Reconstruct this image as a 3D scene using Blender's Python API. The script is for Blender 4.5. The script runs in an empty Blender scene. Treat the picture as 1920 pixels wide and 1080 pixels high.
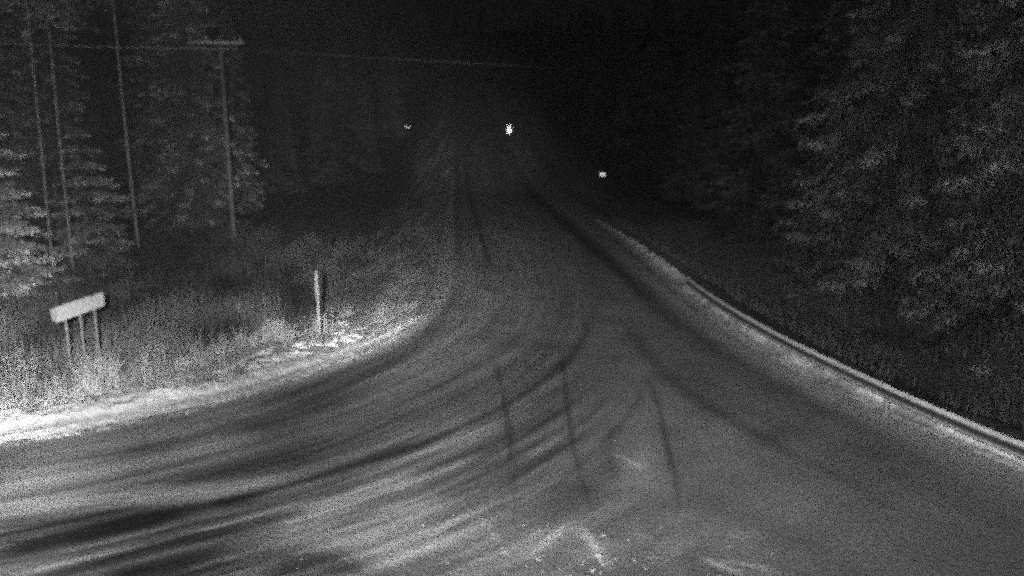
import bpy, math, random
import numpy as np
from mathutils import Vector, Matrix, Euler

S = bpy.context.scene
COL = S.collection
R = math.radians

# ------------------------------------------------------------------ camera
CAM_H = 6.0
F = 1500.0                                   # focal length in 1920-px units
cam_d = bpy.data.cameras.new("camera")
cam = bpy.data.objects.new("camera", cam_d); COL.objects.link(cam)
cam_d.sensor_width = 36.0
cam_d.lens = F / 1920 * 36.0
cam_d.clip_start = 0.1; cam_d.clip_end = 3000
PITCH = 10.9; ROLL = 0.4
rot = Matrix.Rotation(R(90 - PITCH), 3, 'X') @ Matrix.Rotation(R(ROLL) * -1, 3, 'Z')
cam.matrix_world = Matrix.Translation((0, 0, CAM_H)) @ rot.to_4x4()
S.camera = cam
cam_d.dof.use_dof = True                     # the real lens is slightly out of focus
cam_d.dof.focus_distance = 1.6
cam_d.dof.aperture_fstop = 4.2

# ------------------------------------------------------------------ night sky, exposure
w = bpy.data.worlds.new("World"); S.world = w; w.use_nodes = True
bg = w.node_tree.nodes["Background"]
bg.inputs[0].default_value = (1, 1, 1, 1)
bg.inputs[1].default_value = 0.0022
S.view_settings.view_transform = 'Standard'
S.view_settings.look = 'None'
S.view_settings.exposure = 0.0
S.view_settings.gamma = 1.0
S.view_settings.use_curve_mapping = False
# sensor-like grain: plain path tracing without denoiser
S.cycles.use_denoising = False
S.cycles.use_adaptive_sampling = True
S.cycles.adaptive_threshold = 0.9
S.cycles.adaptive_min_samples = 12
S.cycles.use_light_tree = False
S.cycles.max_bounces = 3
S.cycles.diffuse_bounces = 1
S.cycles.glossy_bounces = 1
S.cycles.volume_bounces = 0
S.cycles.transparent_max_bounces = 8
S.cycles.sample_clamp_indirect = 2.0
S.cycles.filter_width = 2.2

# ------------------------------------------------------------------ the infrared lamps beside the lens
LAMP = Vector((-0.75, 0.1, 6.15))
def spot(name, target, power, size, blend, off=(0, 0, 0), radius=0.04):
    l = bpy.data.lights.new(name, 'SPOT')
    l.energy = power; l.spot_size = R(size); l.spot_blend = blend
    l.shadow_soft_size = radius; l.color = (1, 1, 1)
    o = bpy.data.objects.new(name, l); COL.objects.link(o)
    o.location = LAMP + Vector(off)
    d = Vector(target) - o.location
    o.rotation_euler = d.to_track_quat('-Z', 'Y').to_euler()
    return o
spot("infrared_lamp", (0, 22, 4), 4300, 120, 1.0)
spot("infrared_lamp", (-2, 55, -1), 11000, 42, 1.0, (0, 0, .12))
spot("infrared_lamp", (-6, 45, 2), 46000, 30, 1.0, (0, 0, -.12))
spot("infrared_lamp", (-16, 16, 0), 26000, 40, 1.0, (-.12, 0, 0))
spot("infrared_lamp", (-13, 17, 0), 7000, 46, 1.0, (-.12, 0, .12))
spot("infrared_lamp", (12, 24, 4), 9800, 60, 1.0, (.12, 0, 0))
spot("infrared_lamp", (-16, 40, 6), 8000, 50, 1.0, (.12, 0, .12))
spot("infrared_lamp", (-8, 150, 8), 95000, 14, 1.0, (0, 0, .24))
spot("infrared_lamp", (0, 35, -1), 5000, 55, 1.0, (.12, 0, -.12))

# ------------------------------------------------------------------ helpers
def at(px, py, z=0.0):
    """the place in the world that the photograph shows at px, py, at height z"""
    d = rot @ Vector(((px - 960) / F, -(py - 540) / F, -1))
    t = (z - CAM_H) / d.z
    return Vector((d.x * t, d.y * t, z))

def tag(o, label=None, cat=None, group=None, kind=None):
    if label: o['label'] = label
    if cat: o['category'] = cat
    if group: o['group'] = group
    if kind: o['kind'] = kind
    return o

def empty(name, loc, rz=0.0):
    o = bpy.data.objects.new(name, None); COL.objects.link(o)
    o.location = loc; o.rotation_euler = (0, 0, rz); o.empty_display_size = 0.3
    return o

def mesh_obj(name, verts, faces, mat, parent=None, smooth=False, attr=None):
    me = bpy.data.meshes.new(name)
    verts = np.asarray(verts, dtype=np.float32)
    faces = np.asarray(faces, dtype=np.int32) if not isinstance(faces, list) or (faces and len({len(f) for f in faces}) == 1) else faces
    if isinstance(faces, np.ndarray):
        n, k = faces.shape
        me.vertices.add(len(verts)); me.vertices.foreach_set('co', verts.ravel())
        me.loops.add(n * k); me.loops.foreach_set('vertex_index', faces.ravel())
        me.polygons.add(n); me.polygons.foreach_set('loop_start', np.arange(n, dtype=np.int32) * k)
        me.polygons.foreach_set('loop_total', np.full(n, k, dtype=np.int32))
        me.update(calc_edges=True)
    else:
        me.from_pydata([tuple(map(float, v)) for v in verts], [], faces); me.update()
    if smooth: me.polygons.foreach_set('use_smooth', [True] * len(me.polygons))
    if attr is not None:
        a = me.attributes.new('tone', 'FLOAT', 'POINT'); a.data.foreach_set('value', np.asarray(attr, dtype=np.float32))
    me.materials.append(mat)
    o = bpy.data.objects.new(name, me); COL.objects.link(o)
    if parent: o.parent = parent
    return o

class MB:
    def __init__(s): s.v = []; s.f = []
    def box(s, c, size, M=None):
        b = len(s.v); x, y, z = [k / 2 for k in size]
        for sx in (-1, 1):
            for sy in (-1, 1):
                for sz in (-1, 1):
                    p = Vector((sx * x, sy * y, sz * z))
                    if M: p = M @ p
                    s.v.append(p + Vector(c))
        for q in ((0, 1, 3, 2), (4, 6, 7, 5), (0, 4, 5, 1), (2, 3, 7, 6), (0, 2, 6, 4), (1, 5, 7, 3)):
            s.f.append(tuple(b + i for i in q))
    def tube(s, pts, radii, n=8, cap=True):
        pts = [Vector(p) for p in pts]; b = len(s.v)
        for i, p in enumerate(pts):
            t = (pts[min(i + 1, len(pts) - 1)] - pts[max(i - 1, 0)]).normalized()
            a = t.cross(Vector((0, 0, 1)) if abs(t.z) < .9 else Vector((1, 0, 0))).normalized(); c = t.cross(a)
            for k in range(n):
                th = 2 * math.pi * k / n
                s.v.append(p + (a * math.cos(th) + c * math.sin(th)) * radii[i])
        for i in range(len(pts) - 1):
            for k in range(n):
                s.f.append((b + i * n + k, b + i * n + (k + 1) % n, b + (i + 1) * n + (k + 1) % n, b + (i + 1) * n + k))
        if cap:
            s.f.append(tuple(b + k for k in range(n))[::-1]); e = b + (len(pts) - 1) * n
            s.f.append(tuple(e + k for k in range(n)))
    def build(s, name, mat, parent=None, smooth=False):
        return mesh_obj(name, s.v, s.f, mat, parent, smooth)

rng = np.random.default_rng(7)
random.seed(7)
_lat = rng.random((256, 256))
def vnoise(x, y):
    x = np.asarray(x, float); y = np.asarray(y, float)
    xi = np.floor(x).astype(int); yi = np.floor(y).astype(int)
    fx = x - xi; fy = y - yi
    fx = fx * fx * (3 - 2 * fx); fy = fy * fy * (3 - 2 * fy)
    g = lambda a, b: _lat[a & 255, b & 255]
    return (g(xi, yi) * (1 - fx) + g(xi + 1, yi) * fx) * (1 - fy) + (g(xi, yi + 1) * (1 - fx) + g(xi + 1, yi + 1) * fx) * fy
def fbm(x, y, o=4):
    s = 0; a = .5; n = 0
    for k in range(o):
        s = s + a * vnoise(x * 2 ** k + 17.3 * k, y * 2 ** k + 5.1 * k); n += a; a *= .5
    return s / n
def smooth(a, b, x):
    t = np.clip((x - a) / (b - a), 0, 1); return t * t * (3 - 2 * t)

# ------------------------------------------------------------------ materials (an infrared picture: everything is grey)
def mat(name, base=0.5, rough=0.9, attr=False, noise=None, bump=None, metal=0.0, spec=0.2, island=None):
    m = bpy.data.materials.new(name); m.use_nodes = True
    nt = m.node_tree; N = nt.nodes; L = nt.links
    b = N['Principled BSDF']; b.inputs['Roughness'].default_value = rough
    b.inputs['Metallic'].default_value = metal; b.inputs['Specular IOR Level'].default_value = spec
    v = N.new('ShaderNodeValue'); v.outputs[0].default_value = base; out = v.outputs[0]
    if attr:
        a = N.new('ShaderNodeAttribute'); a.attribute_name = 'tone'; out = a.outputs['Fac']
    tc = N.new('ShaderNodeTexCoord')
    for (scale, lo, hi, det) in (noise or []):
        t = N.new('ShaderNodeTexNoise'); t.inputs['Scale'].default_value = scale; t.inputs['Detail'].default_value = det
        L.new(tc.outputs['Object'], t.inputs['Vector'])
        mr = N.new('ShaderNodeMapRange'); mr.inputs[1].default_value = .3; mr.inputs[2].default_value = .7
        mr.inputs[3].default_value = lo; mr.inputs[4].default_value = hi
        L.new(t.outputs['Fac'], mr.inputs[0])
        mu = N.new('ShaderNodeMath'); mu.operation = 'MULTIPLY'; L.new(out, mu.inputs[0]); L.new(mr.outputs[0], mu.inputs[1]); out = mu.outputs[0]
    if island:
        gi = N.new('ShaderNodeNewGeometry'); mr = N.new('ShaderNodeMapRange')
        mr.inputs[3].default_value = island[0]; mr.inputs[4].default_value = island[1]
        L.new(gi.outputs['Random Per Island'], mr.inputs[0])
        mu = N.new('ShaderNodeMath'); mu.operation = 'MULTIPLY'; L.new(out, mu.inputs[0]); L.new(mr.outputs[0], mu.inputs[1]); out = mu.outputs[0]
    cc = N.new('ShaderNodeCombineColor')
    for i in range(3): L.new(out, cc.inputs[i])
    L.new(cc.outputs[0], b.inputs['Base Color'])
    if bump:
        t = N.new('ShaderNodeTexNoise'); t.inputs['Scale'].default_value = bump[0]; t.inputs['Detail'].default_value = 6
        L.new(tc.outputs['Object'], t.inputs['Vector'])
        bp = N.new('ShaderNodeBump'); bp.inputs['Distance'].default_value = bump[1]; bp.inputs['Strength'].default_value = 1
        L.new(t.outputs['Fac'], bp.inputs['Height']); L.new(bp.outputs[0], b.inputs['Normal'])
    return m
M_road = mat('packed_snow_road', attr=True, noise=[(22, .80, 1.2, 6)], bump=(14, .04))
M_ground = mat('frosty_ground', attr=True, noise=[(9, .6, 1.4, 8)], bump=(6, .12))
M_snow = mat('ploughed_snow', attr=True, noise=[(7, .8, 1.15, 8)], bump=(9, .08))
M_clump = mat('snow_lump', .85, noise=[(12, .8, 1.1, 4)], bump=(20, .03))
M_grass = mat('dry_grass', attr=True, island=(.75, 1.25))
M_needle = mat('spruce_needles', attr=True, island=(.55, 1.45))
M_sbark = mat('spruce_bark', .05, noise=[(3, .6, 1.3, 6)], bump=(9, .03))
M_bark = mat('pine_bark', .2, noise=[(3, .6, 1.3, 6)], bump=(9, .03))
M_birch = mat('pale_bark', .42, noise=[(3, .7, 1.2, 6)], bump=(9, .03))
M_pole = mat('weathered_wood', .24, noise=[(5, .7, 1.2, 4)], bump=(30, .01))
M_arm = mat('frosted_timber', .6, noise=[(8, .8, 1.1, 3)])
M_wire = mat('lit_wire', .5)  # left stretch of the cable, its stronger light put into the colour
M_wire2 = mat('dimmed_wire', .07)  # right stretch of the same cable, fading light put into a darker colour
M_beam = mat('frosted_shaded_steel', attr=True, rough=.5, metal=.15, noise=[(5, .8, 1.15, 5)], spec=.4)
M_galv = mat('galvanised_steel', .3, rough=.6, metal=.0, noise=[(6, .8, 1.15, 5)], spec=.4)
M_sign = mat('pale_sign_face', .62, rough=.8, noise=[(9, .82, 1.15, 5), (30, .85, 1.12, 3)])
M_signdark = mat('grey_sign_end', .42, rough=.8, noise=[(9, .9, 1.08, 5)])
M_back = mat('sign_back', .2, metal=.3, rough=.6)
M_dark = mat('dark_painted_steel', .03, rough=.8)
M_steelpost = mat('steel_post', .42, rough=.7, noise=[(12, .8, 1.15, 3)])
M_retro = mat('reflective_sheeting', .5, rough=.38, metal=.9, spec=1.0)

# ------------------------------------------------------------------ edges of the road (world coordinates)
def line(pts, z=0.0): return np.array([[*at(a, b, z)[:2]] for a, b in pts])
Ledge_px = [(-420, 890), (-200, 868), (0, 838), (200, 806), (400, 765), (550, 716), (680, 667), (760, 630), (810, 590), (835, 550), (845, 500), (845, 430), (846, 380)]
Redge_px = [(985, 345), (1080, 402), (1200, 495), (1300, 583), (1400, 648), (1500, 703), (1600, 752), (1750, 816), (1920, 888), (2150, 985), (2450, 1070)]
Ledge = line(Ledge_px); Redge = line(Redge_px)
far_L = [(-.5 - .068 * y - 0.0, y) for y in (75, 100, 140, 200, 260)]
far_R = [(9.1 - .066 * y, y) for y in (260, 200, 140, 100)]
Ledge = np.vstack([Ledge[Ledge[:, 1] < 70], far_L])
Redge = np.vstack([far_R, Redge[(Redge[:, 1] < 90)]])
def xl(y):
    return np.where(y < Ledge[0, 1], -60.0, np.interp(y, Ledge[:, 1], Ledge[:, 0]))
def xr(y):
    Q = Redge[::-1]; return np.where(y < Q[0, 1], 60.0, np.interp(y, Q[:, 1], Q[:, 0]))

def pdist(x, y, P):
    """unsigned distance to polyline P, arc length, and side"""
    best = np.full(x.shape, 1e9); arc = np.zeros(x.shape); side = np.zeros(x.shape); acc = 0
    for i in range(len(P) - 1):
        ax, ay = P[i]; bx, by = P[i + 1]; dx, dy = bx - ax, by - ay; l2 = dx * dx + dy * dy; l = math.sqrt(l2)
        t = np.clip(((x - ax) * dx + (y - ay) * dy) / l2, 0, 1)
        d = np.hypot(x - ax - t * dx, y - ay - t * dy)
        m = d < best
        best = np.where(m, d, best); arc = np.where(m, acc + t * l, arc)
        side = np.where(m, np.sign((y - ay) * dx - (x - ax) * dy), side); acc += l
    return best, arc, side
def chaikin(P, n=2):
    P = np.asarray(P, float)
    for _ in range(n):
        q = P[:-1] * .75 + P[1:] * .25; r = P[:-1] * .25 + P[1:] * .75
        P = np.vstack([P[:1], np.stack([q, r], 1).reshape(-1, 2), P[-1:]])
    return P
LedgeS = chaikin(Ledge); RedgeS = chaikin(Redge)

def rise(y): 
    t = np.maximum(np.asarray(y, float) - 80, 0); return .14 * (t - 18 * (1 - np.exp(-t / 18)))
def Z(x, y):
    """height of the ground"""
    x = np.asarray(x, float); y = np.asarray(y, float)
    dl, al, sl = pdist(x, y, LedgeS); outL = (x < xl(y)) 
    dr, ar, sr = pdist(x, y, RedgeS); outR = (x > xr(y))
    z = rise(y)
    zl = -.02 - .55 * smooth(1.9, 4.5, dl) + .35 * smooth(6, 14, dl) + .25 * (fbm(x * .5, y * .5) - .5) * smooth(.6, 2, dl)
    zr = -.06 - .9 * smooth(1.6, 4.5, dr) + .9 * smooth(6, 14, dr) + .3 * (fbm(x * .5 + 9, y * .5) - .5) * smooth(1.5, 3, dr)
    z = z + np.where(outL, zl, np.where(outR, zr, -.06))
    return z
def z1(x, y): return float(Z(np.array([x]), np.array([y]))[0])

# ------------------------------------------------------------------ tracks on the snow: (points in the picture, width m, strength)
DARK = [
    ([(-60, 1046), (150, 1003), (300, 965), (430, 938), (550, 908), (700, 862), (850, 808), (930, 772), (1000, 728), (1060, 683), (1092, 640), (1106, 600), (1104, 570)], .15, .62),
    ([(-80, 1046), (60, 1022), (150, 1003), (250, 980), (350, 957), (430, 945)], .36, 1.0),
    ([(380, 950), (440, 942), (500, 935)], .22, .5),
    ([(40, 1095), (200, 1050), (290, 1024), (400, 1002), (480, 985), (560, 968)], .20, .6),
    ([(120, 1110), (330, 1055), (470, 1030)], .38, .70),
    ([(440, 1060), (560, 1052), (640, 1062), (740, 1090)], .30, .62),
    ([(460, 985), (520, 972), (600, 950)], .13, .5),
    ([(560, 1010), (640, 985), (720, 955)], .09, .35),
    ([(-60, 1000), (60, 985), (200, 958), (300, 945)], .12, .45),
    ([(893, 945), (957, 903), (1017, 863), (1073, 830), (1130, 790)], .09, .5),
    ([(640, 940), (790, 880), (893, 850), (960, 822), (1050, 770), (1110, 720)], .22, .42),
    ([(780, 950), (900, 890), (1000, 835), (1075, 790)], .13, .38),
    ([(1020, 930), (1075, 880), (1105, 855), (1130, 832), (1170, 790), (1200, 748), (1225, 700)], .06, .28),
    ([(700, 1010), (850, 950), (960, 890), (1050, 830), (1120, 770), (1150, 710)], .07, .35),
    ([(600, 905), (740, 862), (880, 810), (990, 755), (1070, 700)], .06, .3),
    ([(640, 850), (800, 800), (930, 740), (1010, 680), (1050, 620)], .10, .25),
    ([(960, 760), (1040, 735), (1100, 700)], .12, .25),
    ([(945, 840), (1010, 800), (1070, 760)], .09, .35),
    ([(925, 660), (944, 740), (953, 800), (961, 860), (962, 920), (973, 990), (985, 1020)], .055, .5),
    ([(1052, 650), (1060, 725), (1071, 820), (1091, 900), (1108, 960), (1135, 1010), (1160, 1050)], .06, .42),
    ([(1205, 690), (1234, 750), (1248, 830), (1266, 890), (1273, 940), (1265, 990), (1240, 1040)], .055, .48),
    ([(1150, 780), (1138, 850), (1150, 885), (1153, 925)], .10, .22),
    ([(1130, 930), (1020, 905)], .25, .2),
    ([(872, 330), (884, 380), (902, 440), (922, 515)], .15, .7),
    ([(858, 330), (855, 400), (856, 460), (850, 510), (842, 560), (815, 610), (770, 655), (700, 690), (600, 728), (500, 762)], .36, .40),
    ([(985, 352), (1085, 440), (1190, 530), (1300, 622), (1440, 712), (1600, 795), (1760, 865), (1960, 945)], .50, .72),
    ([(1170, 600), (1230, 690), (1300, 745), (1420, 815), (1550, 885), (1700, 955), (1830, 1003), (1950, 1030)], .24, .38),
    ([(1020, 360), (1130, 460), (1230, 540)], .5, .25),
    ([(-60, 940), (80, 925), (200, 902), (300, 878), (400, 852), (520, 822)], .08, .32),
    ([(-60, 885), (80, 872), (260, 840), (420, 800), (500, 775)], .05, .2),
    ([(500, 775), (620, 728), (740, 680), (800, 640)], .22, .3),
    ([(420, 860), (600, 805), (760, 745), (880, 690), (960, 640), (1000, 580)], .2, .14),
    ([(560, 870), (700, 820), (820, 765), (900, 715)], .14, .16),
]
LIGHT = [
    ([(1085, 985), (1105, 1008), (1122, 1040), (1150, 1075)], .07, 1.0),
    ([(985, 1050), (1020, 1020), (1060, 985), (1075, 975)], .05, .8),
    ([(790, 1020), (840, 985), (880, 962)], .06, .7),
    ([(880, 965), (915, 985), (935, 1020)], .05, .5),
    ([(1310, 1045), (1350, 1060), (1400, 1080)], .06, .8),
    ([(1340, 1050), (1420, 1060), (1460, 1075)], .05, .5),
    ([(1150, 850), (1190, 868), (1215, 885)], .07, .55),
    ([(-60, 962), (100, 945), (250, 930), (400, 922), (520, 905), (640, 875)], .42, .72),
    ([(-60, 915), (100, 900), (250, 885)], .5, .3),
    ([(-60, 862), (100, 842), (300, 808), (450, 768), (560, 732)], .45, .40),
    ([(-60, 905), (150, 885), (350, 850), (520, 800)], .9, .52),
    ([(480, 1000), (600, 955), (720, 915), (820, 885)], .32, .6),
    ([(480, 1060), (600, 1010), (700, 975), (800, 945), (880, 955)], .36, .65),
    ([(620, 1040), (740, 1000), (830, 985)], .2, .45),
    ([(330, 1004), (420, 985), (500, 960), (600, 932)], .06, .6),
    ([(100, 1040), (200, 1015), (330, 985)], .05, .35),
    ([(520, 1085), (700, 1040), (860, 1000)], .3, .4),
    ([(700, 930), (820, 890), (900, 850)], .12, .35),
    ([(760, 1020), (860, 975), (960, 930)], .12, .35),
    ([(-20, 1030), (30, 1015), (90, 1000)], .05, .4),
    ([(20, 1085), (130, 1052), (290, 1020)], .09, .5),
    ([(340, 1075), (400, 1050), (460, 1040)], .07, .5),
    ([(500, 1015), (600, 975), (680, 945)], .05, .5),
    ([(640, 1010), (900, 1010), (1100, 1020), (1290, 1060)], .5, .15),
    ([(560, 900), (700, 875), (840, 835), (930, 790)], .12, .2),
    ([(1170, 880), (1200, 865)], .2, .3),
    ([(1180, 960), (1210, 870), (1200, 780)], .35, .18),
    ([(980, 860), (1060, 810)], .12, .2),
]
DARK = [(chaikin(line(p)), wd, s) for p, wd, s in DARK]
LIGHT = [(chaikin(line(p)), wd, s) for p, wd, s in LIGHT]

FLOW = chaikin(line([(-700, 1150), (-60, 1036), (150, 1001), (300, 965), (550, 908), (700, 862), (850, 808), (930, 772), (1000, 728), (1060, 683), (1092, 640), (1106, 600), (1100, 540)]))
def road_tone(x, y):
    dl, al, _ = pdist(x, y, LedgeS); dr, ar, _ = pdist(x, y, RedgeS)
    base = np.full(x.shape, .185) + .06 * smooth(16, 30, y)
    # fine streaks running with the traffic
    wl = smooth(-2.5, 3.0, (dr - dl) + 2.0)
    near = smooth(34, 14, y)
    nl = fbm(dl * 2.6 + 3, al * .16, 3) - .5; nl2 = fbm(dl * 9 + 3, al * .35, 3) - .5
    nr = fbm(dr * 1.1 + 40, ar * .07, 2) - .5
    base *= 1 + wl * (nl * (.7 + 1.1 * near * smooth(1, -7, x)) + nl2 * (.45 + 1.1 * near * smooth(3, -5, x))) + (1 - wl) * nr * .45
    for P, wd, s in LIGHT:
        d, a, _ = pdist(x, y, P)
        ln = np.hypot(*(P[1:] - P[:-1]).T).sum(); fd = smooth(0, .25 * ln, a) * smooth(ln, .75 * ln, a) * .85 + .15
        k = np.exp(-(d / wd) ** 2) * s * fd * (.55 + .9 * fbm(d * 9 + wd * 7, a * .5 + wd * 31, 3))
        base = base + (.56 - base) * np.clip(k, 0, 1)
    for P, wd, s in DARK:
        d, a, _ = pdist(x, y, P)
        d = d + (fbm(a * .9 + wd * 77, a * 0 + 3, 2) - .5) * wd * .8
        ln = np.hypot(*(P[1:] - P[:-1]).T).sum(); fd = smooth(0, min(2.5, .35 * ln), a) * smooth(ln, ln - min(7, .35 * ln), a)
        k = np.exp(-(d / wd) ** 2) * s * fd * (.7 + .75 * fbm(d * 6 + 11, a * .5 + wd * 50, 3))
        base *= 1 - np.clip(k, 0, .92)
    d1, a1, s1 = pdist(x, y, FLOW); d1 = d1 * s1
    fl = smooth(3.2, -1.0, x) * smooth(19, 14.2, y) * (.28 + .55 * smooth(1.2, -.3, np.where(y > np.interp(x, FLOW[:, 0], FLOW[:, 1]), np.abs(d1), -np.abs(d1))))
    base = base * (1 + fl * (1.25 * (fbm(d1 * 11 + 40, a1 * .30, 3) - .5) + 1.0 * (fbm(d1 * 3.2 + 90, a1 * .22 + 4, 2) - .5)) * smooth(1.5, -.5, np.abs(d1) - 4.5))
    bot = smooth(14.2, 11.8, y) * smooth(-7, -3, x) * smooth(4.5, 1.5, x)
    base = base + bot * .08 * smooth(.46, .72, fbm(d1 * 5 + 12, a1 * .9, 4)) * (.4 + fbm(x * 7, y * 7, 3))
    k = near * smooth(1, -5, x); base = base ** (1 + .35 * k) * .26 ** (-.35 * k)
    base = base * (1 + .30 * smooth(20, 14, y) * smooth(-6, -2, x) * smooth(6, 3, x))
    # dusting of loose snow and the rough strip next to the lens
    base *= .75 + .55 * fbm(x * .9, y * .9, 4)
    rough = smooth(12.6, 11.2, y + .25 * (fbm(x, y) - .5)) * smooth(-5.5, -2.5, x) * smooth(5.5, 2.5, x)
    base = base + rough * (.08 * smooth(.50, .75, fbm(x * 3.2, y * 3.2, 4)) + .03)
    # snow kept at the edges
    base = base + (.5 - base) * .7 * np.exp(-(dl / .25) ** 2) + (.5 - base) * .70 * np.exp(-(dr / .85) ** 2)
    return np.clip(base, .03, .85)

def axis(a, b, s0, s1, c):
    """graded coordinates: fine (s0) near c, coarse (s1) at the ends"""
    out = [c]; s = s0
    while out[-1] < b: out.append(out[-1] + s); s = min(s * 1.012, s1)
    o2 = [c]; s = s0
    while o2[-1] > a: o2.append(o2[-1] - s); s = min(s * 1.012, s1)
    return np.array(o2[::-1][:-1] + out)
def grid_mesh(name, xs, ys, zf, tone, material, mask=None):
    X, Y = np.meshgrid(xs, ys); x = X.ravel(); y = Y.ravel()
    nx, ny = len(xs), len(ys)
    idx = np.arange(nx * ny).reshape(ny, nx)
    f = np.stack([idx[:-1, :-1], idx[:-1, 1:], idx[1:, 1:], idx[1:, :-1]], -1).reshape(-1, 4)
    if mask is not None:
        cx = x[f].mean(1); cy = y[f].mean(1); f = f[mask(cx, cy)]
        used = np.unique(f); remap = np.full(nx * ny, -1); remap[used] = np.arange(len(used)); f = remap[f]; x = x[used]; y = y[used]
    v = np.stack([x, y, zf(x, y)], -1)
    return mesh_obj(name, v, f, material, smooth=True, attr=tone(x, y))

ys_road = [7.0]
while ys_road[-1] < 255: ys_road.append(ys_road[-1] + max(.05, .00035 * ys_road[-1] ** 2))
ys_road = np.array(ys_road)
xs_road = axis(-32, 32, .055, .16, 2.0)
def road_z(x, y):
    return rise(y) + .012 * (fbm(x * 2, y * 2, 4) - .5)
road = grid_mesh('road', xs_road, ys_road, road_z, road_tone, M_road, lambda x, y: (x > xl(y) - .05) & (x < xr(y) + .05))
tag(road, 'snow covered road junction with dark curving tyre tracks', 'road', kind='structure')

def ground_tone(x, y):
    dl, al, _ = pdist(x, y, LedgeS); dr, ar, _ = pdist(x, y, RedgeS)
    t = .22 + .22 * fbm(x * .8, y * .8, 4)
    left = (x < xl(y)); right = x > xr(y)
    sn = smooth(.50, .57, fbm(dl * 2.6 + 5, al * 1.0 + 3, 5)) * smooth(6.5, 3.5, dl) * left * (.4 + .6 * smooth(-5.5, -9, x))
    t = t + (1.3 - t) * sn
    edge = np.exp(-(dl / 3.0) ** 2) * left; t = t + .12 * edge
    t = np.where(right, t * (.32 + .7 * smooth(24, 46, y) * smooth(11, 5, dr)), t * (.35 + .65 * smooth(36, 22, y + .25 * (x + 10))))  # far left field darkened: shade below the trees put into the tone
    wisps = smooth(-7.5, -4.5, x + .068 * y) * left * smooth(20, 26, y); t = t + wisps * .12 * fbm(dl * 2, al * .15, 3)
    return t
ysg = [2.0]
while ysg[-1] < 700: ysg.append(ysg[-1] + max(.12, .0009 * ysg[-1] ** 2))
xsg = axis(-22, 22, .13, .2, 0.0)
ext = [22.5]
while ext[-1] < 600: ext.append(ext[-1] * 1.12)
xsg = np.array([-e for e in ext[::-1]] + list(xsg[(xsg > -22.3) & (xsg < 22.3)]) + ext)
ground = grid_mesh('ground', xsg, np.array(ysg), Z, ground_tone, M_ground)
tag(ground, 'frosty verge and field either side of the road', 'ground', kind='structure')

# ------------------------------------------------------------------ ploughed snow banks
def bank(name, path, prof_w, height, seed, label, tone_hi, bumps=1.0, w_of=None, ridge=-.25, patchy=False):
    P = chaikin(path, 2)
    seg = np.hypot(*(P[1:] - P[:-1]).T); s = np.concatenate([[0], np.cumsum(seg)])
    n = int(s[-1] / .07); t = np.linspace(0, s[-1], n)
    px = np.interp(t, s, P[:, 0]); py = np.interp(t, s, P[:, 1])
    tx = np.gradient(px); ty = np.gradient(py); l = np.hypot(tx, ty); nx, ny = -ty / l, tx / l
    m = 26; u = np.linspace(-1, 1, m)
    T, U = np.meshgrid(t, u, indexing='ij')
    wv = prof_w * (.85 + .3 * vnoise(t * .7 + seed, t * 0 + 1)) * (w_of(t / s[-1]) if w_of else 1)
    X = px[:, None] + nx[:, None] * U * wv[:, None]; Y = py[:, None] + ny[:, None] * U * wv[:, None]
    h = smooth(-1, .6, U) * (1 - smooth(.72, 1.0, U)) * (1 - .3 * np.exp(-((U - ridge) / .16) ** 2)) * height * (w_of(t / s[-1]) if w_of else np.ones(n))[:, None]
    nz = fbm(T * 2.2 + seed, U * 2.5 + seed, 5); nz2 = fbm(T * 7 + seed, U * 7, 3)
    h = h * (.62 + .75 * nz * bumps + .30 * nz2 * bumps) - .05
    zb = rise(Y)
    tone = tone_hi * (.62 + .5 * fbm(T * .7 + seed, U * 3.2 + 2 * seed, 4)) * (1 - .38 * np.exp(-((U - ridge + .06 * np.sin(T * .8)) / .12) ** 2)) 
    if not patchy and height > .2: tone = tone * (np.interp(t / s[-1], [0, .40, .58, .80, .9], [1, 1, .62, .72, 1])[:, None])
    if patchy: pt = fbm(T * 1.3 + 7, U * .8 + 3, 4); tone = tone * (.7 + .6 * smooth(.36, .5, pt)) * smooth(-1.1, .5, U) + .28 * (1 - smooth(-1.1, .5, U)); h = h * (.55 + .8 * pt)
    v = np.stack([X, Y, zb + h], -1).reshape(-1, 3)
    idx = np.arange(n * m).reshape(n, m)
    f = np.stack([idx[:-1, :-1], idx[:-1, 1:], idx[1:, 1:], idx[1:, :-1]], -1).reshape(-1, 4)
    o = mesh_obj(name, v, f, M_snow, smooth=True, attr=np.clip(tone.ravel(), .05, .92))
    return tag(o, label, 'snow', kind='stuff')
bank('snow_bank', line([(-400, 868), (-200, 844), (0, 815), (200, 784), (400, 745), (550, 699), (650, 660), (700, 642), (752, 618), (790, 590)], .0),
     .62, .33, 3, 'bright ploughed snow bank curving along the left verge', .95, w_of=lambda q: np.interp(q, [0, .45, .66, .85, 1], [1.1, .95, .48, .34, .10]))
bank('snow_bank', line([(1120, 414), (1200, 471), (1260, 522), (1330, 582), (1430, 648), (1520, 700), (1650, 759), (1780, 813), (1900, 866), (2100, 940), (2300, 1006)], .0),
     .48, .27, 9, 'ploughed snow bank below the steel guard rail on the right', .9, w_of=lambda q: np.interp(q, [0, .25, .45, 1], [.5, .8, 1.0, 1.0]), patchy=True)
bank('snow_bank', line([(846, 345), (838, 380), (832, 430), (828, 480), (812, 540), (790, 590)], .05),
     .6, .12, 15, 'low frosty snow ridge on the left edge of the straight road', .34)

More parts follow.
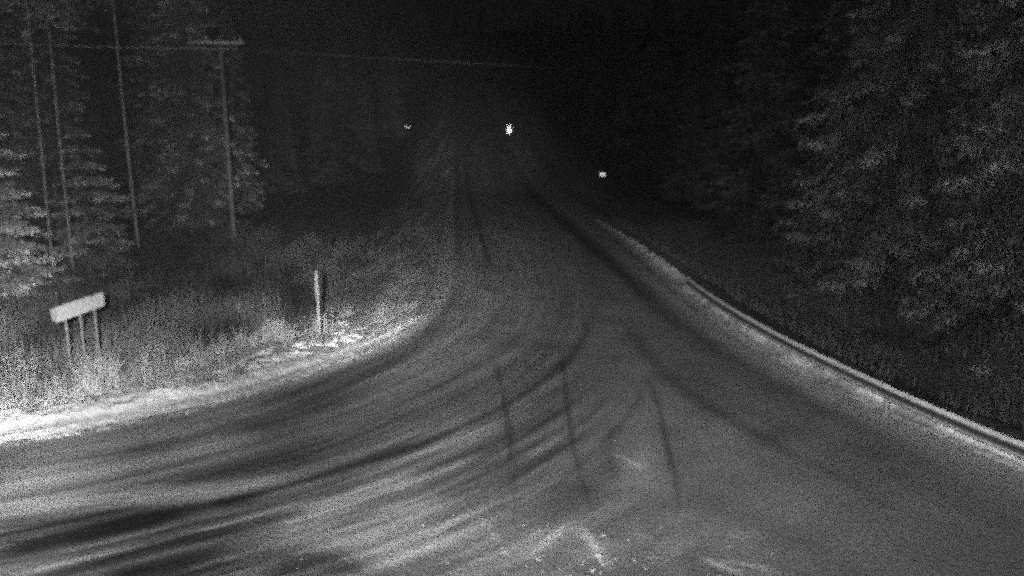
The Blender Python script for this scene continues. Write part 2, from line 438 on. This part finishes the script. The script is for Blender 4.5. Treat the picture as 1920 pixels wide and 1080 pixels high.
# loose lumps of snow near the lens
def lumps(name, spots, label, ang=None, stretch=1.5):
    V = []; Fc = []
    ico_v = []; g = (1 + 5 ** .5) / 2
    for a, b in ((-1, g), (1, g), (-1, -g), (1, -g)): ico_v += [(a, b, 0)]
    for a, b in ((-1, g), (1, g), (-1, -g), (1, -g)): ico_v += [(0, a, b)]
    for a, b in ((g, -1), (g, 1), (-g, -1), (-g, 1)): ico_v += [(a, 0, b)]
    ico_f = [(0, 11, 5), (0, 5, 1), (0, 1, 7), (0, 7, 10), (0, 10, 11), (1, 5, 9), (5, 11, 4), (11, 10, 2), (10, 7, 6), (7, 1, 8), (3, 9, 4), (3, 4, 2), (3, 2, 6), (3, 6, 8), (3, 8, 9), (4, 9, 5), (2, 4, 11), (6, 2, 10), (8, 6, 7), (9, 8, 1)]
    for (x, y, r) in spots:
        b = len(V); a = random.uniform(0, 6.28) if ang is None else random.gauss(ang, .35)
        for p in ico_v:
            q = Vector(p).normalized() * r * random.uniform(.6, 1.35)
            q.x *= stretch; V.append((x + q.x * math.cos(a) - q.y * math.sin(a), y + q.x * math.sin(a) + q.y * math.cos(a), q.z * .4 + r * .05 + float(rise(y))))
        Fc += [(b + i, b + j, b + k) for i, j, k in ico_f]
    o = mesh_obj(name, V, Fc, M_clump, smooth=True)
    return tag(o, label, 'snow', kind='stuff')
sp = []
for (px, py, n, sx, sy, r) in [(905, 980, 5, 12, 8, .03), (945, 1025, 5, 8, 8, .045), (870, 970, 8, 22, 7, .022), (800, 1000, 14, 60, 20, .022), (1035, 1010, 14, 28, 10, .028), (1005, 1045, 5, 6, 6, .04),
                           (1105, 1015, 6, 6, 12, .04), (1125, 1048, 16, 16, 22, .05), (1190, 1050, 5, 8, 5, .035), (1208, 1064, 2, 4, 3, .05), (1350, 1075, 8, 18, 6, .04), (1085, 1055, 5, 8, 8, .04),
                           (1195, 873, 6, 10, 5, .022), (1155, 832, 3, 5, 4, .022), (1250, 1030, 10, 60, 25, .02), (980, 1060, 45, 170, 20, .022), (700, 1060, 16, 60, 15, .02), (1010, 990, 40, 130, 14, .016)]:
    for _ in range(int(n * .6)):
        p = at(random.gauss(px, sx), random.gauss(py, sy)); sp.append((p.x, p.y, r * random.uniform(.35, 1.0)))
lumps('snow_lumps', sp, 'loose white lumps of snow in the foreground of the junction')
sp = []
for _ in range(230):
    t = random.random(); px = -40 + 720 * t
    p = at(px, np.interp(px, [0, 200, 450, 600, 760], [775, 755, 712, 672, 612]) - abs(random.gauss(0, 22)), -.1)
    sp.append((p.x, p.y, random.uniform(.025, .085)))
o = lumps('snow_lumps', sp, 'broken snow wisps scattered over the grass behind the left snow bank', .25, 3.2)
vc = np.empty(len(o.data.vertices) * 3, dtype=np.float32); o.data.vertices.foreach_get('co', vc); vc = vc.reshape(-1, 3)
vc[:, 2] += Z(vc[:, 0], vc[:, 1]) + .10 + .14 * smooth(-7.5, -10, vc[:, 0]); o.data.vertices.foreach_set('co', vc.ravel())

# ------------------------------------------------------------------ grass
def grass(name, label, pts, hts, width, tones, lean=.25, seg=2):
    pts = np.asarray(pts); n = len(pts); hts = np.asarray(hts)
    z0 = Z(pts[:, 0], pts[:, 1]) - .03
    a = rng.uniform(0, 2 * np.pi, n); ln = rng.normal(0, lean, n) * hts
    dx, dy = np.cos(a), np.sin(a); wa = rng.normal(0, .5, n); wx, wy = np.cos(wa), np.sin(wa)
    V = []; wd = width * rng.uniform(.6, 1.4, n)
    for k in range(seg + 1):
        t = k / seg; w_ = wd * (1 - .8 * t) / 2
        cx = pts[:, 0] + dx * ln * t * t; cy = pts[:, 1] + dy * ln * t * t; cz = z0 + hts * t * (1 - .12 * t * abs(ln) / np.maximum(hts, .01))
        V.append(np.stack([cx - wx * w_, cy - wy * w_, cz], -1)); V.append(np.stack([cx + wx * w_, cy + wy * w_, cz], -1))
    V = np.stack(V, 1).reshape(-1, 3); m = 2 * (seg + 1)
    base = np.arange(n)[:, None] * m
    Fc = np.concatenate([base + np.array([2 * k, 2 * k + 1, 2 * k + 3, 2 * k + 2]) for k in range(seg)], 0)
    o = mesh_obj(name, V, Fc, M_grass, attr=np.repeat(tones, m))
    return tag(o, label, 'grass', kind='stuff')
def scatter(n, x0, x1, y0, y1, cond):
    out = []
    while len(out) < n:
        x = rng.uniform(x0, x1, n * 2); y = rng.uniform(y0, y1, n * 2)
        k = cond(x, y); out += list(zip(x[k], y[k]))
    return np.array(out[:n])
def field(x, y):
    dl, al, _ = pdist(x, y, LedgeS)
    return (x < xl(y)) & (dl > 2.5 + 1.6 * smooth(24, 19, y) * (fbm(x * 1.2, y * 1.2, 2) > .42)) & (rng.random(x.shape) < smooth(.25, .6, fbm(x * .7, y * .35, 3)) * smooth(1.9, 5, dl) * (.35 + .65 * smooth(40, 24, y)) * (1 - .8 * smooth(-8, -5, x + .068 * y)))
P = scatter(52000, -32, -2, 16, 48, field)
clump = fbm(P[:, 0] * .9, P[:, 1] * .4, 3)
hh = (.35 + 1.1 * clump) * rng.uniform(.5, 1.2, len(P))
dl, al, _ = pdist(P[:, 0], P[:, 1], LedgeS); hh *= .35 + .65 * smooth(1.5, 5.5, dl)
grass('tall_grass', 'tall pale dry grass filling the field behind the left snow bank', P, hh, .024, (.05 + .32 * smooth(.25, .7, clump) * rng.uniform(.6, 1.3, len(P))) * (.30 + .70 * smooth(34, 21, P[:, 1] - .12 * (P[:, 0] + 8))), .18)  # blades darken with distance, tree shade painted into their tone
def near(x, y):
    dl, al, _ = pdist(x, y, LedgeS)
    return (x < xl(y)) & (dl > 1.3) & (dl < 6.0) & (y < 24) & (fbm(x * 1.6, y * 1.6, 3) > .54)
P = scatter(15000, -22, -3, 14, 26, near)
cl = fbm(P[:, 0] * 1.6, P[:, 1] * 1.6, 3)
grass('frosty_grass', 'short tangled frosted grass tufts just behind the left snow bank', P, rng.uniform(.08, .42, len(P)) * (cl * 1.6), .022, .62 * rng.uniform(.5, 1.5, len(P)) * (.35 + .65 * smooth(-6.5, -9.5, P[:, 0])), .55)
WP = []; WH = []; WT = []
for k in range(115):
    t = rng.random(); cx = -40 + 700 * t
    c = at(cx, np.interp(cx, [0, 200, 450, 600, 760], [742, 724, 676, 640, 600]) - abs(rng.normal(0, 24)), -.3)
    nb_ = int(rng.uniform(14, 60)); hh_ = rng.uniform(.3, 1.0) * (1 if cx < 300 else .7); tt_ = rng.uniform(.5, .98) * np.interp(cx, [420, 620], [1, .4])
    WP += [(c.x + a, c.y + b) for a, b in rng.normal(0, .13, (nb_, 2))]; WH += list(hh_ * rng.uniform(.5, 1.2, nb_)); WT += list(tt_ * rng.uniform(.7, 1.2, nb_))
grass('frosty_weeds', 'ragged pale frosted weed clumps around the sign posts and along the left bank', WP, WH, .028, np.array(WT), .32)
def rightv(x, y):
    dr, ar, _ = pdist(x, y, RedgeS)
    return (x > xr(y)) & (dr > 2.2) & (dr < 12) & (rng.random(x.shape) < smooth(.3, .65, fbm(x * .7, y * .7, 3)))
P = scatter(17000, 2, 24, 12, 60, rightv)
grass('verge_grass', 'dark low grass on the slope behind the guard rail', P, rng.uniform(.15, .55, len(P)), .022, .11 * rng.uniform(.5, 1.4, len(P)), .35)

# ------------------------------------------------------------------ spruce trees
def spruce_mesh(h, rad, seed, tone, snow=0.0, dens=1.0, clear=.04, q=.30, top=.03, hangk=1.0, gap=None):
    """returns trunk MB data and crown arrays; a spruce with drooping layered boughs"""
    r = np.random.default_rng(seed)
    V = []; T = []
    drp = hangk > 1.3
    nw = int(h / (gap or (.6 if drp else .42)))
    for i in range(nw):
        t = i / (nw - 1); z = h * (clear + (1 - clear) * t ** .93)
        reach = rad * (1 - t) ** .72 * (.82 + .36 * r.random()) + top
        nb = max(4, int((11 - 5 * t) * dens))
        a0 = r.uniform(0, 6.28)
        for b in range(nb):
            a = a0 + 6.283 * b / nb + r.normal(0, .2)
            L = reach * r.uniform(.6, 1.15); zz = z + r.normal(0, .12)
            droop = L * r.uniform(.30, .62) * (1 - .6 * t) * hangk
            n = max(6, int(30 * L * dens * (1.45 if drp else 1) / (q * 3.3)))
            s = r.uniform(.12, 1, n) ** .75
            side = r.normal(0, 1, n) * (.10 + .20 * L * (1 - s) * s * 1.6 + .04 * L) * (.55 if drp else 1)
            if gap: zz = z + r.normal(0, .05)
            hang = np.abs(r.normal(0, .11 + .09 * L * (1 - s), n)) * (1 - .3 * t) * (.6 if gap else 1)
            up = .10 * L * s * (1 - s)
            x = np.cos(a) * L * s - np.sin(a) * side; y = np.sin(a) * L * s + np.cos(a) * side
            zc = zz - droop * s ** 1.5 + up - hang + .25 * droop * smooth(.8, 1, s)
            ln = q * r.uniform(.5, 1.25, n) * (.6 + .5 * (1 - t)); wd = ln * r.uniform(.22, .4, n)
            da = a + r.normal(0, .55, n) + np.sign(side) * .5
            pit = -r.uniform(.1, 1.0, n)
            if drp: pit = -r.uniform(.55, 1.4, n); wd = wd * .5; ln = ln * 1.3
            ux = np.cos(da) * np.cos(pit); uy = np.sin(da) * np.cos(pit); uz = np.sin(pit)
            ra = r.uniform(0, 3.14, n)
            sx = -np.sin(da) * np.cos(ra); sy = np.cos(da) * np.cos(ra); sz = np.sin(ra)
            c = np.stack([x, y, zc], -1); u = np.stack([ux, uy, uz], -1) * ln[:, None]; w_ = np.stack([sx, sy, sz], -1) * wd[:, None]
            quad = np.stack([c - u * .5, c + w_ * .5, c + u * .5, c - w_ * .5], 1)
            V.append(quad.reshape(-1, 3))
            br = r.uniform(.3, 1.0) ** 1.5 * 1.7
            tn = tone * br * r.uniform(.7, 1.3, n) * (1 + snow * smooth(.5, 1.0, s) * 2.2 * (r.random(n) < .75))
            T.append(np.repeat(tn, 4))
    V = np.concatenate(V); T = np.concatenate(T)
    Fc = np.arange(len(V)).reshape(-1, 4)
    return V, Fc, T
def trunk_mb(h, r0, seed, lean=.0):
    rr = random.Random(seed); m = MB(); pts = []; rad = []
    for k in range(9):
        t = k / 8; pts.append((math.sin(t * 3 + seed) * .02 * h * .3 + lean * t, math.cos(t * 2.3 + seed) * .004 * h, -.3 + (h + .3) * t)); rad.append(r0 * (1 - .93 * t) * (1.25 if k == 0 else 1))
    m.tube(pts, rad, 8); return m

def make_tree(name, label, x, y, h, rad, seed, tone, group=None, **kw):
    t = empty(name, (x, y, z1(x, y) - .05), random.uniform(0, 6.28))
    tag(t, label, 'tree', group)
    trunk_mb(h, .012 * h + .03, seed).build('trunk', M_sbark, t, True)
    V, Fc, T = spruce_mesh(h, rad, seed, tone, **kw)
    mesh_obj('crown', V, Fc, M_needle, t, attr=T)
    return t
def copy_tree(src, x, y, s, label, group):
    r = src.copy(); COL.objects.link(r); r.location = (x, y, z1(x, y) - .05)
    r.rotation_euler = (0, 0, random.uniform(0, 6.28)); r.scale = (s, s, s * random.uniform(.92, 1.08))
    r['label'] = label
    if group: r['group'] = group
    elif 'group' in r: del r['group']
    for ch in src.children:
        c = ch.copy(); COL.objects.link(c); c.parent = r
    return r
def X(px, d): return (px - 960) / F * d * 1.0

random.seed(21)
GL = 'spruces of the left wood'; GR = 'spruces of the right wood'
make_tree('spruce_tree', 'short snow dusted spruce cut by the left edge of the frame', X(-18, 29), 28.5, 9.6, 2.5, 11, .24, snow=.9, q=.15, dens=2.2, hangk=.9, gap=.62, clear=.07)
make_tree('spruce_tree', 'low spruce between the two thin trunks and the dark gap above the signpost', X(165, 36), 36, 7.0, 2.4, 12, .22, snow=.7, q=.18, dens=1.8, gap=.6)
A = make_tree('spruce_tree', 'big bright spruce crossed by the utility pole with the crossarm', X(365, 49), 49, 21, 3.6, 13, .34, snow=.3, GL=None) if False else \
    make_tree('spruce_tree', 'big layered spruce standing right behind the utility pole', X(375, 50), 50, 23, 3.5, 13, .20, group=GL, snow=.6, q=.26, dens=1.3, hangk=1.5)
B = make_tree('spruce_tree', 'tall broad spruce leaning its boughs over the guard rail end at right', X(1690, 33), 32, 24, 5.2, 21, .10, group=GR, snow=.5, q=.20, dens=1.5, hangk=2.1, clear=.09)
C_ = make_tree('spruce_tree', 'closest spruce at the right edge of the frame with pale hanging boughs', X(1960, 24), 23.5, 19, 4.3, 22, .085, group=GR, snow=.6, q=.17, dens=1.5, hangk=2.2, clear=.12)
D = make_tree('spruce_tree', 'slim dark spruce left of the broad one on the right side', X(1420, 58), 58, 22, 4.0, 23, .10, group=GR, q=.4)
copy_tree(C_, X(1800, 30), 28.5, .62, 'lower young spruce with lit tips between the two nearest right spruces', GR)
copy_tree(C_, X(1560, 40), 39, .55, 'low bushy spruce under the broad right spruce beside the dark verge', GR)
copy_tree(B, X(1830, 42), 42, 1.0, 'tall spruce filling the top right corner behind the nearest ones', GR)
copy_tree(B, X(1560, 52), 50, .9, 'tall dim spruce with drooping boughs behind the left flank of the broad right one', GR)
copy_tree(A, X(25, 47), 46, .9, 'tall dim spruce behind the snow dusted one at the left edge', GL)
copy_tree(A, X(115, 52), 52, 1.0, 'tall spruce filling the gap between the thin left trunks', GL)
copy_tree(A, X(325, 60), 60, 1.05, 'tall spruce just right of the long thin trunk at left', GL)
copy_tree(A, X(450, 66), 66, .75, 'smaller spruce at the right end of the lit left wood', GL)
GD = 'dim trees beside the straight road'
for (px, d, s) in [(540, 86, .62), (610, 95, .66), (690, 105, .62), (490, 95, .8), (575, 120, .9), (655, 130, .8), (740, 140, .8)]:
    copy_tree(D, X(px, d), d, s, 'dim spruce in the dark wood left of the straight road', GD + ', left')
for (px, d, s) in [(1290, 78, .72), (1230, 100, .8), (1180, 120, .8), (1120, 140, .7), (1340, 68, .55), (1330, 95, 1.1), (1480, 70, 1.0)]:
    copy_tree(D, X(px, d), d, s, 'dim spruce in the dark wood right of the straight road', GD + ', right')

# the far wood that reads as one mass
V = []; Fc = []; T = []; nb = 0
fr = np.random.default_rng(5)
lib = [spruce_mesh(1.0 * 16, 3.2, 100 + k, .05, q=.9, dens=.6) for k in range(3)]
spots = []
for _ in range(300):
    y = fr.uniform(90, 300); side = fr.choice([-1, 1])
    c = 4.3 - .067 * y
    x = c + side * (13 + 6 + fr.exponential(28))
    spots.append((x, y))
for _ in range(60): spots.append((fr.uniform(-60, 30), fr.uniform(262, 330)))
for _ in range(90): spots.append((-fr.uniform(26, 75), fr.uniform(58, 95)))
for _ in range(90): spots.append((fr.uniform(24, 75), fr.uniform(45, 100)))
for (x, y) in spots:
    v, f, t = lib[fr.integers(3)]
    s = fr.uniform(.75, 1.35); a = fr.uniform(0, 6.28)
    ca, sa = math.cos(a) * s, math.sin(a) * s
    V.append(np.stack([v[:, 0] * ca - v[:, 1] * sa + x, v[:, 0] * sa + v[:, 1] * ca + y, v[:, 2] * s + z1(x, y)], -1))
    Fc.append(f + nb); T.append(t * fr.uniform(.7, 1.3)); nb += len(v)
o = mesh_obj('far_forest', np.concatenate(V), np.concatenate(Fc), M_needle, attr=np.concatenate(T))
tag(o, 'black mass of distant spruce forest closing the view', 'forest', kind='stuff')

# bare pine trunks on the left (their crowns stand above the frame)
def pine(px_b, d, h, lean_px, label, r0=.11, seed=1, m=M_birch):
    x = X(px_b, d); t = empty('pine_tree', (x, d, z1(x, d) - .05)); tag(t, label, 'tree', 'bare pine trunks of the left wood')
    mb = trunk_mb(h, r0, seed); 
    rr = random.Random(seed)
    mb.build('trunk', m, t, True)
    for k in range(6):
        z = h * rr.uniform(.18, .62); a = rr.uniform(0, 6.28); L = rr.uniform(.4, 1.1)
        br = MB(); br.tube([(0, 0, z), (math.cos(a) * L * .5, math.sin(a) * L * .5, z - .05), (math.cos(a) * L, math.sin(a) * L, z - .22)], [.02, .014, .006], 4); br.build('dead_branch', M_bark, t)
    V, Fc, T = spruce_mesh(h * .36, 1.9, seed + 50, .16, q=.34, dens=.7)
    V[:, 2] += h * .66
    mesh_obj('crown', V, Fc, M_needle, t, attr=T)
pine(256, 42, 20, 0, 'long thin pine trunk left of the utility pole, running out of the top', .085, 3)
pine(132, 34, 17, 0, 'thin pale pine trunk rising above the right end of the signboard', .05, 4)
pine(92, 33, 17, 0, 'thin pale pine trunk rising above the left end of the signboard', .045, 5)

# ------------------------------------------------------------------ utility poles and wire
def utility_pole(p, h, ang, label, group):
    t = empty('utility_pole', (p[0], p[1], z1(p[0], p[1]) - .02), ang); tag(t, label, 'pole', group)
    m = MB(); m.tube([(0, 0, -.5), (0, 0, h * .5), (0, 0, h)], [.12, .105, .09], 12); m.build('pole', M_pole, t, True)
    m = MB(); m.box((-.2, -.19, h - .32), (2.9, .12, .16)); m.build('crossarm', M_arm, t)
    for sx in (-1, 1):
        m = MB(); m.tube([(sx * .55 - .1, -.19, h - .38), (0, -.13, h - 1.0)], [.02, .02], 5); m.build('brace', M_pole, t)
    for sx in (-1.5, -.7, 1.1):
        m = MB(); m.tube([(sx, -.19, h - .24), (sx, -.19, h - .16), (sx, -.19, h - .10), (sx, -.19, h - .04)], [.02, .06, .045, .05], 8); m.build('insulator', M_arm, t, True)
    return t
pp = Vector((X(437, 45), 45))
ztop = 6 + (250 - 84) / F * 45
H1 = ztop - z1(*pp) + .3
utility_pole(pp, H1, R(8), 'wooden utility pole with a pale crossarm at its top, left wood', 'utility poles of the line')
pp2 = Vector((24, 83)); H2 = 11.6
utility_pole(pp2, H2, R(8), 'dim wooden utility pole hidden among the right hand trees', 'utility poles of the line')
def wire(a, b, sag, label, rad=.024):
    m = MB(); n = 36; pts = []
    for k in range(n + 1):
        t = k / n; p = Vector(a).lerp(Vector(b), t); p.z -= sag * 4 * t * (1 - t); pts.append(p)
    m.tube(pts, [rad] * (n + 1), 5); o = m.build('power_line', M_wire if rad > .025 else M_wire2); tag(o, label, 'cable')
aw = Vector((pp.x + 1.0, pp.y - .25, ztop - .40))
bw = Vector((pp2.x, pp2.y - .2, z1(*pp2) + H2 - .05))
wire(aw, bw, .15, 'faint power line running right from the crossarm across the black sky')
dw = at(-160, 76, 10.9)
k_ = (10.9 - 6) / 1
wl_ = Vector((X(-160, 42), 42, 6 + (250 - 72) / F * 42))
wire(wl_, aw, .12, 'pale power line running from the left frame edge to the crossarm', .026)

# ------------------------------------------------------------------ signboard on three posts
zA = z1(*at(135, 722)[:2])
pl = at(133, 716, -.35); 
def plane_pt(px, py, q0, q1):
    """point seen at px, py in the upright plane through the ground points q0, q1"""
    d = rot @ Vector(((px - 960) / F, -(py - 540) / F, -1)); o_ = Vector((0, 0, CAM_H))
    n = Vector((q1.y - q0.y, -(q1.x - q0.x), 0)); t = (Vector((q0.x, q0.y, 0)) - o_).dot(n) / d.dot(n)
    return o_ + d * t
q0 = Vector((pl.x, pl.y)); q1 = q0 + Vector((.74, 1.45))
tl = plane_pt(90, 580, q0, q1); tr = plane_pt(191, 547, q0, q1); bl = plane_pt(103, 607, q0, q1); brr = plane_pt(193, 575, q0, q1)
ux = Vector((q1.x - q0.x, q1.y - q0.y, 0)).normalized(); nrm = Vector((ux.y, -ux.x, 0))
ctr = (tl + tr + bl + brr) / 4
sd = lambda p: (p - ctr).dot(ux)
x0, x1 = sd(tl), (sd(tr) + sd(brr)) / 2
zt0, zt1 = tl.z, tr.z; zb0, zb1 = bl.z, brr.z
print('sign', x0, x1, zt0, zt1, zb0, zb1, ctr)
zt = (zt0 + zt1) / 2; zb = (zb0 + zb1) / 2
slope = ((zt1 - zt0) + (zb1 - zb0)) / 2 / (x1 - x0)
root = empty('signboard', (ctr.x, ctr.y, z1(ctr.x, ctr.y)), math.atan2(ux.y, ux.x))
tag(root, 'blank pale rectangular road sign on three thin posts in the grass', 'road sign')
zb -= root.location.z; zt -= root.location.z
hw = (x1 - x0) / 2; mid = (x0 + x1) / 2; hz = (zt - zb) / 2; cz = (zt + zb) / 2
def plate(outline, y0, y1, name, m, parent):
    """an upright plate with the given outline (x, z) between depths y0 and y1"""
    n = len(outline); V = [(a, y0, b) for a, b in outline] + [(a, y1, b) for a, b in outline]
    Fc = [tuple(range(n)), tuple(range(2 * n - 1, n - 1, -1))] + [(i, i + n, (i + 1) % n + n, (i + 1) % n) for i in range(n)]
    return mesh_obj(name, V, Fc, m, parent)
L0, L1 = -hw, hw
sh = lambda x: slope * x + cz
cut = .16
out = [(L0 + cut, sh(L0 + cut) - hz), (L1 - .03, sh(L1) - hz), (L1, sh(L1) - hz + .04), (L1, sh(L1) + hz - .04), (L1 - .03, sh(L1) + hz), (L0 + cut, sh(L0 + cut) + hz)]
plate(out, -.02, .0, 'board', M_sign, root)
out2 = [(L0 + cut - .001, sh(L0) - hz), (L0 + cut - .001, sh(L0) + hz), (L0 + .02, sh(L0) + hz), (L0, sh(L0) + hz - .05), (L0 + .03, sh(L0) - hz * .45)]
plate(out2[::-1], -.019, -.001, 'end_panel', M_signdark, root)
fr_ = MB()
for zz in (-hz + .015, hz - .015):
    a = Vector((L0 + cut + .02, -.028, sh(L0 + cut) + zz)); b = Vector((L1 - .05, -.028, sh(L1) + zz)); fr_.tube([a, b], [.009, .009], 4)
fr_.build('rim', M_sign, root)
for i, xx in enumerate((L0 + .42, (L0 + L1) / 2 + .07, L1 - .28)):
    m = MB(); m.tube([(xx, .035, -.4), (xx, .035, sh(xx) + hz * .6)], [.027, .027], 8); m.build('post', M_steelpost, root, True)

# marker post
p = at(601, 655, -.25); top = None
mp = empty('marker_post', (p.x, p.y, z1(p.x, p.y))); tag(mp, 'slim upright marker post with a pale top in the grass', 'post')
m = MB(); m.tube([(.02, 0, -.3), (0, 0, 1.25)], [.032, .030], 10); m.build('post', M_steelpost, mp, True)
m = MB(); m.box((0, 0, 1.68), (.085, .06, .86)); m.tube([(0, 0, 2.1), (0, 0, 2.14)], [.05, .03], 8); m.build('sleeve', M_bark, mp)

# ------------------------------------------------------------------ guard rail
rail_px = [(1290, 520), (1340, 556), (1400, 592), (1450, 619), (1500, 645), (1600, 692), (1700, 738), (1800, 781), (1920, 830), (2100, 898), (2300, 970)]
RP = chaikin(line(rail_px, .72), 2)
seg = np.hypot(*(RP[1:] - RP[:-1]).T); sL = np.concatenate([[0], np.cumsum(seg)])
ts = np.arange(0, sL[-1], .25)
rx = np.interp(ts, sL, RP[:, 0]); ry = np.interp(ts, sL, RP[:, 1])
tx = np.gradient(rx); ty = np.gradient(ry); l = np.hypot(tx, ty); tx /= l; ty /= l
# towards the road (camera side)
nx_, ny_ = ty.copy(), -tx.copy()
if nx_[0] * (0 - rx[0]) + ny_[0] * (0 - ry[0]) < 0: nx_, ny_ = -nx_, -ny_
gr = empty('guard_rail', (rx[len(rx) // 2], ry[len(ry) // 2], 0)); tag(gr, 'galvanised steel guard rail curving along the right verge', 'guard rail')
O = gr.location
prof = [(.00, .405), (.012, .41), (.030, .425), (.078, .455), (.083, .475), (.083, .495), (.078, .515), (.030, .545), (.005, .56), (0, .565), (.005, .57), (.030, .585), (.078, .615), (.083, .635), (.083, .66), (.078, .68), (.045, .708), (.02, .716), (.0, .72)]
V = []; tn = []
ptone = [.10, .10, .12, .14, .40, .55, .16, .07, .05, .05, .05, .07, .10, .14, .35, .78, .78, .78, .78]  # frost on the top lip; ridge highlights and valley shade painted into the tone
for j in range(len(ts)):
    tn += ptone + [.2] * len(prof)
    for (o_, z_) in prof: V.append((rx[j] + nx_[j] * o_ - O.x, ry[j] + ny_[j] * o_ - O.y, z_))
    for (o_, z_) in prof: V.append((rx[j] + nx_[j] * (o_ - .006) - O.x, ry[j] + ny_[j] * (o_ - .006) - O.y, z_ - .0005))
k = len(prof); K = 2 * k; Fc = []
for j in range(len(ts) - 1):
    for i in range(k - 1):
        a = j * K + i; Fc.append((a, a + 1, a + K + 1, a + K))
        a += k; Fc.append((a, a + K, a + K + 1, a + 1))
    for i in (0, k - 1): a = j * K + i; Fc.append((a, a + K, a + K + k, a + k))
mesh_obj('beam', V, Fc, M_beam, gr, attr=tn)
for d_ in np.arange(1.0, sL[-1], 4.0):
    j = int(np.argmin(abs(ts - d_)))
    bx = rx[j] - nx_[j] * .09; by = ry[j] - ny_[j] * .09
    zg = z1(bx, by); m = MB(); Mr = Matrix.Rotation(math.atan2(ty[j], tx[j]), 3, 'Z')
    m.box((bx - O.x, by - O.y, (.66 + zg - .3) / 2), (.11, .055, .66 - zg + .3), Mr)
    m.box((bx + nx_[j] * .055 - O.x, by + ny_[j] * .055 - O.y, .565), (.10, .05, .16), Mr)
    m.build('post', M_galv, gr)
for d_ in np.arange(2.0, sL[-1] - 1, 4.0):
    j = int(np.argmin(abs(ts - d_)))
    Mr = Matrix.Rotation(math.atan2(ty[j], tx[j]), 3, 'Z')
    for zz in (.48, .65): m = MB(); m.box((rx[j] + nx_[j] * .088 - O.x, ry[j] + ny_[j] * .088 - O.y, zz), (.03, .012, .03), Mr); m.build('bolt', M_galv, gr)

# ------------------------------------------------------------------ reflecting signs in the dark
def small_sign(px, py, d, shape, wd, ht, label, name='reflective_sign'):
    x = X(px, d); zc = 6 + (250 + (960 - px) * math.tan(R(ROLL)) * 0 - py) / F * d
    zg = z1(x, d); t = empty(name, (x, d, zg)); tag(t, label, 'road sign')
    to = (Vector((LAMP.x * .5, 0, 6.0)) - Vector((x, d, zc))).normalized()
    t.rotation_euler = (0, 0, math.atan2(to.y, to.x) + math.pi / 2)
    tilt = Matrix.Rotation(math.asin(max(-1, min(1, to.z))) * 0, 3, 'X')
    m = MB(); m.tube([(0, .05, -.3), (0, .05, zc - zg + ht * .3)], [.03, .03], 8); m.build('post', M_dark, t, True)
    zz = zc - zg
    ol = [(a * wd / 2, zz + b * ht / 2) for a, b in shape]
    plate(ol, -.012, 0, 'face', M_retro, t)
    ol2 = [(a * wd / 2 * 1.02, zz + b * ht / 2 * 1.02) for a, b in shape]
    plate(ol2, .003, .018, 'back_plate', M_back, t)
tri = [(-.55, -1), (.55, -1), (1, -.45), (.85, -.05), (.15, 1), (-.15, 1), (-.85, -.05), (-1, -.45)]
octo = [(-.8, -1), (.8, -1), (1, -.6), (1, .6), (.8, 1), (-.8, 1), (-1, .6), (-1, -.6)]
small_sign(957, 241, 132, tri, .95, 1.5, 'glowing pointed road sign beside the far end of the straight road')
small_sign(1130, 325, 68, octo, .48, .30, 'small glowing rectangular reflector sign on the right verge')
small_sign(770, 236, 140, octo, .8, .16, 'tiny bright sliver of a far sign left of the straight road')


# ------------------------------------------------------------------ thin mist added to lift the blacks
me = MB(); me.box((0, 330, 40), (1500, 800, 170))
mh = bpy.data.materials.new('black_lift_mist'); mh.use_nodes = True
nt = mh.node_tree; nt.nodes.clear()
ou = nt.nodes.new('ShaderNodeOutputMaterial'); pv = nt.nodes.new('ShaderNodeVolumePrincipled')
pv.inputs['Color'].default_value = (.9, .9, .9, 1); pv.inputs['Density'].default_value = 0.00004; pv.inputs['Anisotropy'].default_value = 0.0
nt.links.new(pv.outputs[0], ou.inputs['Volume'])
hz_o = me.build('haze', mh); tag(hz_o, 'thin mist added over the junction to lift the blacks', 'haze', kind='stuff')
